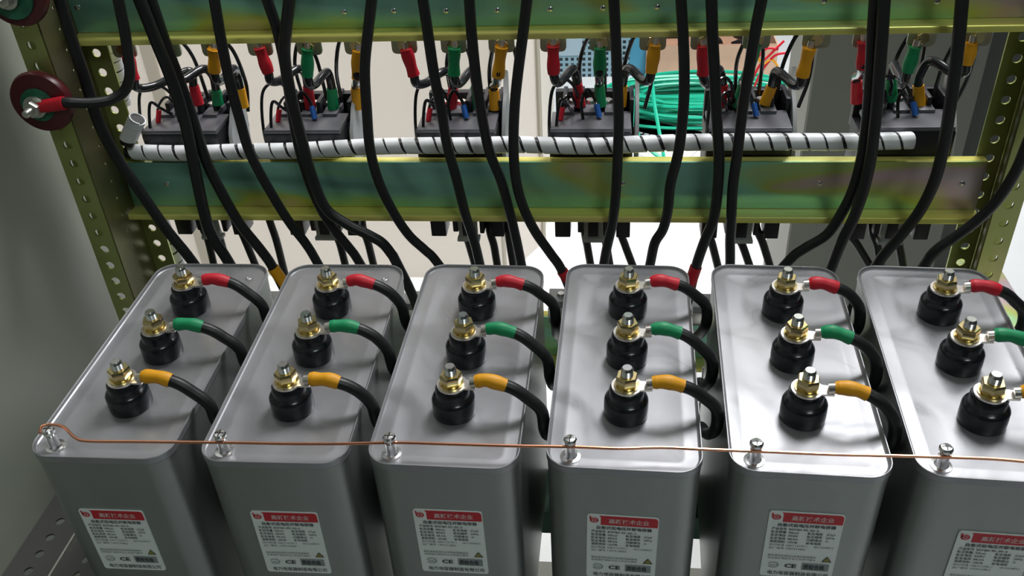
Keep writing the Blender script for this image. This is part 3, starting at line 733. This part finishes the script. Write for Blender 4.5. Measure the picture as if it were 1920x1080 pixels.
# ------------------------------------------------------------------ white spiral wrap
def spiral(P, r, pitch, cover, name, label, ends=True):
    root = empty(name, P[0]); base = root.location.copy(); tag(root, label, 'cable wrap', 'white spiral cable wraps')
    S = smoothpath(P, 8)
    b = B(); tube(b, [p - base for p in S], r * 0.86, 12, sm=False); finish('wire_bundle', b, M['cable'], root)['label'] = 'black wires inside the wrap'
    fr = frames(S); cum = [0]
    for q in range(1, len(S)): cum.append(cum[-1] + (S[q] - S[q - 1]).length)
    tot = cum[-1]
    def pos(s, a, rr):
        s = min(max(s, 0), tot); q = 0
        lo, hi = 0, len(cum) - 2
        while lo < hi:
            m_ = (lo + hi + 1) // 2
            if cum[m_] <= s: lo = m_
            else: hi = m_ - 1
        q = lo; t = (s - cum[q]) / max(cum[q + 1] - cum[q], 1e-9)
        p = fr[q][0].lerp(fr[q + 1][0], t); N = fr[q][2].lerp(fr[q + 1][2], t); Bn = fr[q][3].lerp(fr[q + 1][3], t)
        return p + (N * math.cos(a) + Bn * math.sin(a)) * rr - base
    b = B(); prev = None; seg = 16; turns = int(tot / pitch * seg)
    for q in range(turns + 1):
        a = 2 * PI * q / seg; s0 = pitch * q / seg
        cv = pitch * (cover + 0.05 * math.sin(q * .11))
        row = [b.verts.new(pos(s0, a, r * .84))] + [b.verts.new(pos(s0 + cv * f, a, r)) for f in (0, .33, .66, 1)] + [b.verts.new(pos(s0 + cv, a, r * .84))]
        if prev:
            for e in range(5): b.faces.new((prev[e], prev[e + 1], row[e + 1], row[e]))
        prev = row
    finish('spiral_band', b, M['wrap'], root)
    return root
wp = [(238, 284), (300, 287), (380, 287), (460, 284), (540, 283), (620, 279), (700, 275), (790, 273), (880, 273), (960, 271), (1040, 273), (1120, 274), (1200, 270), (1300, 267), (1400, 266), (1500, 266), (1600, 266), (1712, 263)]
spiral([at(u, v, 0.3925) for u, v in wp], 0.0086, 0.0175, 0.83, 'spiral_wrap', 'long white spiral-wrapped wire bundle lying along the middle crossbar')
spiral([at(u, v, 0.385) for u, v in ((238, 268), (245, 250), (258, 222))], 0.0088, 0.009, 0.93, 'spiral_wrap', 'short upright white wrap stub at the left end of the crossbar')
spiral([at(u, v, 0.43) for u, v in ((206, 60), (214, 105), (224, 150), (232, 195))], 0.0080, 0.011, 0.88, 'spiral_wrap', 'grey-white wrap running up behind the left rack post')
spiral([at(u, v, 0.43) for u, v in ((300, 400), (318, 445), (338, 500))], 0.0068, 0.014, 0.85, 'spiral_wrap', 'white wrap hanging under the left end of the crossbar')

# ------------------------------------------------------------------ insulators on the left post
for (u, v, lab, cab) in ((77, 192, 'maroon round standoff insulator with a bolted red-sleeved cable on the left post', True), (24, -12, 'maroon round standoff insulator cut by the top left corner', False)):
    c = at(u, v, 0.318)
    root = empty('standoff_insulator', (c.x, 0.337, c.z)); tag(root, lab, 'insulator', 'maroon insulators on the left post')
    b = B(); lathe(b, [(0.020, -0.0005), (0.024, -0.004), (0.0290, -0.012), (0.0300, -0.017), (0.0285, -0.021), (0.016, -0.0235), (0, -0.0235)], 36, (0, 0, 0), 'y'); finish('body', b, M['maroon'], root)
    b = B(); lathe(b, [(0.0160 if cab else 0.021, -0.0236), (0.0160 if cab else 0.021, -0.0262), (0, -0.0262)], 28, (0, 0, 0), 'y'); finish('painted_washer', b, M['paint_green'], root)['label'] = 'green painted washer'
    b = B(); lathe(b, [(0.0105, -0.0290), (0.0105, -0.0315), (0, -0.0315)], 24, (0, 0, 0), 'y'); lathe(b, [(0.0036, -0.030), (0.0036, -0.0470), (0.0028, -0.048), (0, -0.048)], 16, (0, 0, 0), 'y')
    bo = finish('bolt', b, M['zincbolt'], root)
    b = B(); hexnut(b, (0, -0.0385, 0), 0.0135, 0.0068, 0.4, ax='y'); finish('nut', b, M['zincbolt'], bo)
    if cab:
        ctr = Vector((c.x, 0.337 - 0.0275, c.z))
        r2 = empty('busbar_cable', ctr); tag(r2, 'black cable with a red sleeve bolted to the maroon insulator at left', 'cable')
        b = B(); lathe(b, [(0.0100, -0.0012), (0.0100, 0.0012), (0, 0.0012)], 24, (0, 0, 0), 'y'); q = at(72, 198, 0.309) - ctr
        tube(b, [Vector((0.004, 0, 0)), at(90, 196, 0.309) - ctr], 0.0035, 12, sm=False); finish('lug', b, M['tin'], r2)
        b = B(); tube(b, [at(u_, v_, 0.309) - ctr for u_, v_ in ((72, 200), (96, 197), (121, 193))], 0.0064, 14); finish('sleeve', b, M['red'], r2)['label'] = 'red heat-shrink sleeve'
        b = B(); pts = [(110, 195, .309), (128, 192, .310), (165, 193, .318), (205, 188, .328), (232, 172, .335), (243, 145, .335), (241, 110, .335), (234, 60, .335), (222, 0, .335), (212, -60, .335)]
        tube(b, [at(*p) - ctr for p in pts], 0.0050, 12); finish('conductor', b, M['cable'], r2)

# ------------------------------------------------------------------ terminal blocks behind the capacitors on the lower bar
def tblock(u, v, Y, label):
    c = at(u, v, Y)
    root = empty('terminal_block', (c.x, Y, -0.160)); tag(root, label, 'terminal block', 'terminal blocks behind the capacitors')
    h = c.z + 0.160
    b = B(); box(b, -0.014, 0.014, -0.010, 0.016, 0.0, h, 0.0012); finish('housing', b, M['clip'], root)
    b = B(); lathe(b, [(0.0048, 0), (0.0048, 0.003), (0.0036, 0.005), (0, 0.005)], 14, (0, 0.0, h)); finish('screw', b, M['stud'], root)
    b = B(); box(b, -0.0145, 0.0145, -0.0115, -0.0095, h - 0.022, h - 0.008, 0.0005); finish('terminal_strip', b, M['tin'], root)
tblock(1052, 556, 0.388, 'grey terminal block between the third and fourth capacitors')
tblock(1322, 566, 0.388, 'grey terminal block between the fourth and fifth capacitors')
tblock(778, 560, 0.388, 'grey terminal block between the second and third capacitors')
tblock(505, 560, 0.388, 'grey terminal block between the first two capacitors')
# plain bright strips set upright in the gaps
def strip(u, v0, v1, Y, w, m, label):
    a, c = at(u, v0, Y), at(u, v1, Y)
    b = B(); box(b, -w / 2, w / 2, 0, 0.003, 0, a.z - c.z, 0.0006)
    o = finish('bright_strip', b, m); o.location = (a.x, Y, c.z); tag(o, label, 'bright_strip', 'bright strips in the capacitor gaps')

for u, v0, v1, w, lab in ((1322, 690, 832, .0055, 'left of three bright upright strips in the gap before the fifth capacitor'), (1341, 690, 832, .0075, 'middle of three bright upright strips in the gap before the fifth capacitor'),
                          (1358, 700, 832, .0040, 'right of three bright upright strips in the gap before the fifth capacitor'), (1007, 640, 700, .006, 'bright upright strip in the gap left of the fourth capacitor')):
    strip(u, v0, v1, 0.285, w, M['stud'], lab)

# ------------------------------------------------------------------ workshop behind the rack
def poly_box(name, pts, z0, z1, m, label, cat, extra=None):
    cx = sum(p[0] for p in pts) / len(pts); cy = sum(p[1] for p in pts) / len(pts)
    root = empty(name, (cx, cy, z0)); tag(root, label, cat)
    b = B(); prism(b, [(x - cx, y - cy) for x, y in pts], 'z', 0, z1 - z0); finish('carcass', b, m, root)
    return root
cab = poly_box('steel_cabinet', [(-1.6, 1.55), (0.165, 1.55), (0.262, 1.735), (0.262, 2.3), (-1.6, 2.3)], FZ, 1.1, M['cream'],
               'large cream steel cabinet behind the left half of the rack', 'cabinet')
ox, oy = cab.location.x, cab.location.y
g0 = at(271, 70, 1.549).x; g1 = at(258, 70, 1.549).x
b = B(); box(b, g1 - ox, g0 - ox + .012, 1.543 - oy, 1.5505 - oy, 0.03, 1.98); finish('seam_strip', b, M['tan'], cab)['label'] = 'tan vertical seam strip'
b = B()
d = Vector((0.262 - 0.165, 1.735 - 1.55, 0)); nrm = Vector((d.y, -d.x, 0)).normalized()
for t0, t1 in ((0.0, 0.05), (0.94, 1.0)):
    p0 = Vector((0.165, 1.55, 0)) + d * t0; p1 = Vector((0.165, 1.55, 0)) + d * t1
    prism(b, [((q.x - ox), (q.y - oy)) for q in (p0, p1, p1 + nrm * .006, p0 + nrm * .006)], 'z', 0.0, 1.98)
finish('edge_trim', b, M['tan'], cab)
gx = at(1535, 80, 1.20).x
gx2 = at(1489, 80, 1.20).x
# left face of the grey cabinet runs back along Y until it reaches column 1489
def find_y(u, v, X):
    d = ray(u, v); return cam.location.y + d.y * (X - cam.location.x) / d.x
gy = find_y(1489, 80, gx)
dk = at(1812, 260, 1.2).x
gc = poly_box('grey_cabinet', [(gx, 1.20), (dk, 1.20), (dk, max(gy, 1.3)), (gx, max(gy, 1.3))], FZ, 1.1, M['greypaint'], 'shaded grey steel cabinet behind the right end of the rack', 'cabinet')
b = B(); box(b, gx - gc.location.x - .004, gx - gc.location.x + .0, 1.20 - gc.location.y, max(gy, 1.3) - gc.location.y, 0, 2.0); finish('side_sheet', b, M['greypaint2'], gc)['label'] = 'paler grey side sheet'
poly_box('shaded_gap_box', [(dk + .004, 1.24), (dk + .09, 1.24), (dk + .09, 1.6), (dk + .004, 1.6)], FZ, 1.1, M['gapshade'], 'dark box painted as the shaded gap right of the grey cabinet', 'cabinet')

# blue perforated cabinets
def blue_cab(x0, x1, Y, zt, label):
    root = empty('tool_cabinet', ((x0 + x1) / 2, Y, FZ)); tag(root, label, 'cabinet', 'blue tool cabinets')
    w = (x1 - x0) / 2
    b = B(); box(b, -w, w, 0.004, 0.45, 0, zt - FZ, 0.004); finish('carcass', b, M['blue'], root)
    return root, w
yb = 2.95
xa, xb_, xc_, xd = at(1000, 120, yb).x, at(1092, 120, yb).x, at(1180, 120, yb).x, at(1212, 120, yb).x
r_, w = blue_cab(xa - .1, xd, yb, 0.6, 'blue steel tool cabinet with perforated panels behind the fourth contactor')
o_ = r_.location.x
zt = at(1050, 104, yb).z - FZ
zb = at(1050, 172, yb).z - FZ
b = B(); box(b, xa - .1 - o_, xb_ - o_, -0.002, 0.004, zb, zt); box(b, xb_ - o_, xc_ - o_, -0.002, 0.004, zb, zt + .6); finish('perforated_panel', b, M['perf'], r_)['label'] = 'perforated grey-blue panel'
b = B(); box(b, xa - .1 - o_, xb_ - o_, -0.004, 0.004, zt, zt + .30); finish('drawer_front', b, M['paleblue'], r_)['label'] = 'pale blue plain front'
yb2 = 3.75
x0_, x1_ = at(1430, 80, yb2).x, at(1500, 80, yb2).x
r_, w = blue_cab(x0_ - .05, x1_ + .1, yb2, 0.6, 'blue perforated tool cabinet left of the grey cabinet, seen beyond the wires')
b = B(); box(b, -w, w, -0.002, 0.004, 0.05, 1.2); finish('perforated_panel', b, M['perf'], r_)

# cardboard box
ybx = atz(1330, 150, FZ).y + 0.01
p0, p1 = at(1210, 148, ybx), at(1452, 152, ybx)
zb_, zt_ = FZ, at(1300, 86, ybx).z
root = empty('cardboard_box', ((p0.x + p1.x) / 2, ybx, FZ)); tag(root, 'open brown cardboard box behind the green wire coil', 'box')
w = (p1.x - p0.x) / 2; h = zt_ - FZ
b = B(); t = 0.006
box(b, -w, w, 0, t, 0, h); box(b, -w, w, 0.34, 0.34 + t, 0, h); box(b, -w, -w + t, t, 0.34, 0, h); box(b, w - t, w, t, 0.34, 0, h); box(b, -w + t, w - t, t, 0.34, 0, t)
finish('walls', b, M['card'], root)
b = B(); prism(b, [(0.34, h), (0.345, h), (0.43, h + .12), (0.425, h + .12)], 'x', -w, w); finish('flap', b, M['cardin'], root)
b = B(); prism(b, [(0.0, h), (0.004, h + .004), (0.10, h - .055), (0.10, h - .06)], 'x', -w + .01, w - .01); finish('flap', b, M['cardin'], root)
rb = random.Random(5)
for j in range(3):
    b = B(); cx0 = p0.x + 0.12 + j * 0.13
    tube(b, [(rb.uniform(-.06, .06), rb.uniform(-.05, .05), .01 + .02 * q) for q in range(9)], 0.012, 8, 6)
    o = finish('black_cable_bundle', b, M['cable']); o.location = (cx0, ybx + 0.18, FZ + h - 0.09)
    tag(o, 'tangled black cable lying in the cardboard box, %s' % ['left of the three', 'middle of the three', 'right of the three'][j], 'cable', 'cables in the cardboard box')

# green wire coil
cc = atz(1300, 208, FZ)
b = B(); rb = random.Random(2)
for j in range(26):
    rx, ry = 0.27 + rb.uniform(-.07, .05), 0.13 + rb.uniform(-.05, .03); cx_, cy_ = rb.uniform(-.03, .03), rb.uniform(-.03, .03)
    z = 0.008 + 0.0030 * j; ph = rb.uniform(0, 6.28); tl = rb.uniform(-.12, .12)
    pts = [(cx_ + rx * math.cos(a), cy_ + ry * math.sin(a), z + tl * 0.08 * math.cos(a + ph) + .012) for a in [ph + 2 * PI * q / 20 for q in range(21)]]
    tube(b, pts, 0.0062, 6, 2)
tube(b, [(-0.12, -0.15, 0.10), (-0.21, -0.19, 0.13), (-0.20, -0.34, 0.06), (-0.10, -0.42, 0.012), (0.05, -0.42, 0.01), (0.2, -0.36, 0.01)], 0.0065, 6, 5)
tube(b, [(-0.20, 0.05, 0.10), (-0.16, -0.10, 0.16), (-0.15, -0.26, 0.13), (-0.12, -0.40, 0.01)], 0.0065, 6, 5)
tube(b, [(-.3, -.1, .02), (-.45, -.16, .008), (-.62, -.14, .008)], 0.006, 6, 5)
o = finish('wire_coil', b, M['coil']); o.location = (cc.x, cc.y, FZ)
tag(o, 'coil of bright green insulated wire lying on the pale floor', 'wire coil')
# papers
def sheet(u, v, w, d, rz, label, txt=None):
    c = atz(u, v, FZ); root = empty('paper_sheet', (c.x, c.y, FZ + 0.001), rz); tag(root, label, 'paper', 'papers on the floor')
    b = B(); box(b, -w / 2, w / 2, -d / 2, d / 2, 0, 0.004); finish('sheet', b, M['paper'], root)
    if txt:
        b = B()
        for k in range(5): box(b, -0.05 + k * .022, -0.034 + k * .022, 0.02, 0.032, 0.004, 0.0044); box(b, -0.05 + k * .022, -0.036 + k * .022, 0.0, 0.010, 0.004, 0.0044)
        finish('printed_lines', b, M['ink_grey'], root)
sheet(1215, 262, 0.36, 0.26, -0.5, 'white paper sheet with grey print, in front of the green coil', True)
sheet(1262, 246, 0.30, 0.22, -0.2, 'blank white paper sheet partly under the green coil')
# loose wires lying beyond the fifth contactor
for j, (c, lab) in enumerate((('red', 'red loose wire bundle beyond the fifth contactor'), ('yellow', 'thin yellow loose wire beyond the fifth contactor'))):
    pts = {'red': [(1415, 150), (1430, 125), (1450, 105), (1475, 85)], 'yellow': [(1428, 105), (1445, 110), (1462, 118), (1480, 128)]}[c]
    P = [at(u, v, 1.9) for u, v in pts]; base = atz(1420, 200, FZ)
    b = B()
    n = 3 if c == 'red' else 1
    for q in range(n): tube(b, [p + Vector((q * .012 - .02, 0, rb.uniform(-.02, .02))) for p in ([P[0] + Vector((-.03, 0, -.15)), ] + P)], 0.0032, 6, 4)
    o = finish('loose_wire', b, M['red' if c == 'red' else 'yellow']); tag(o, lab, 'wire')
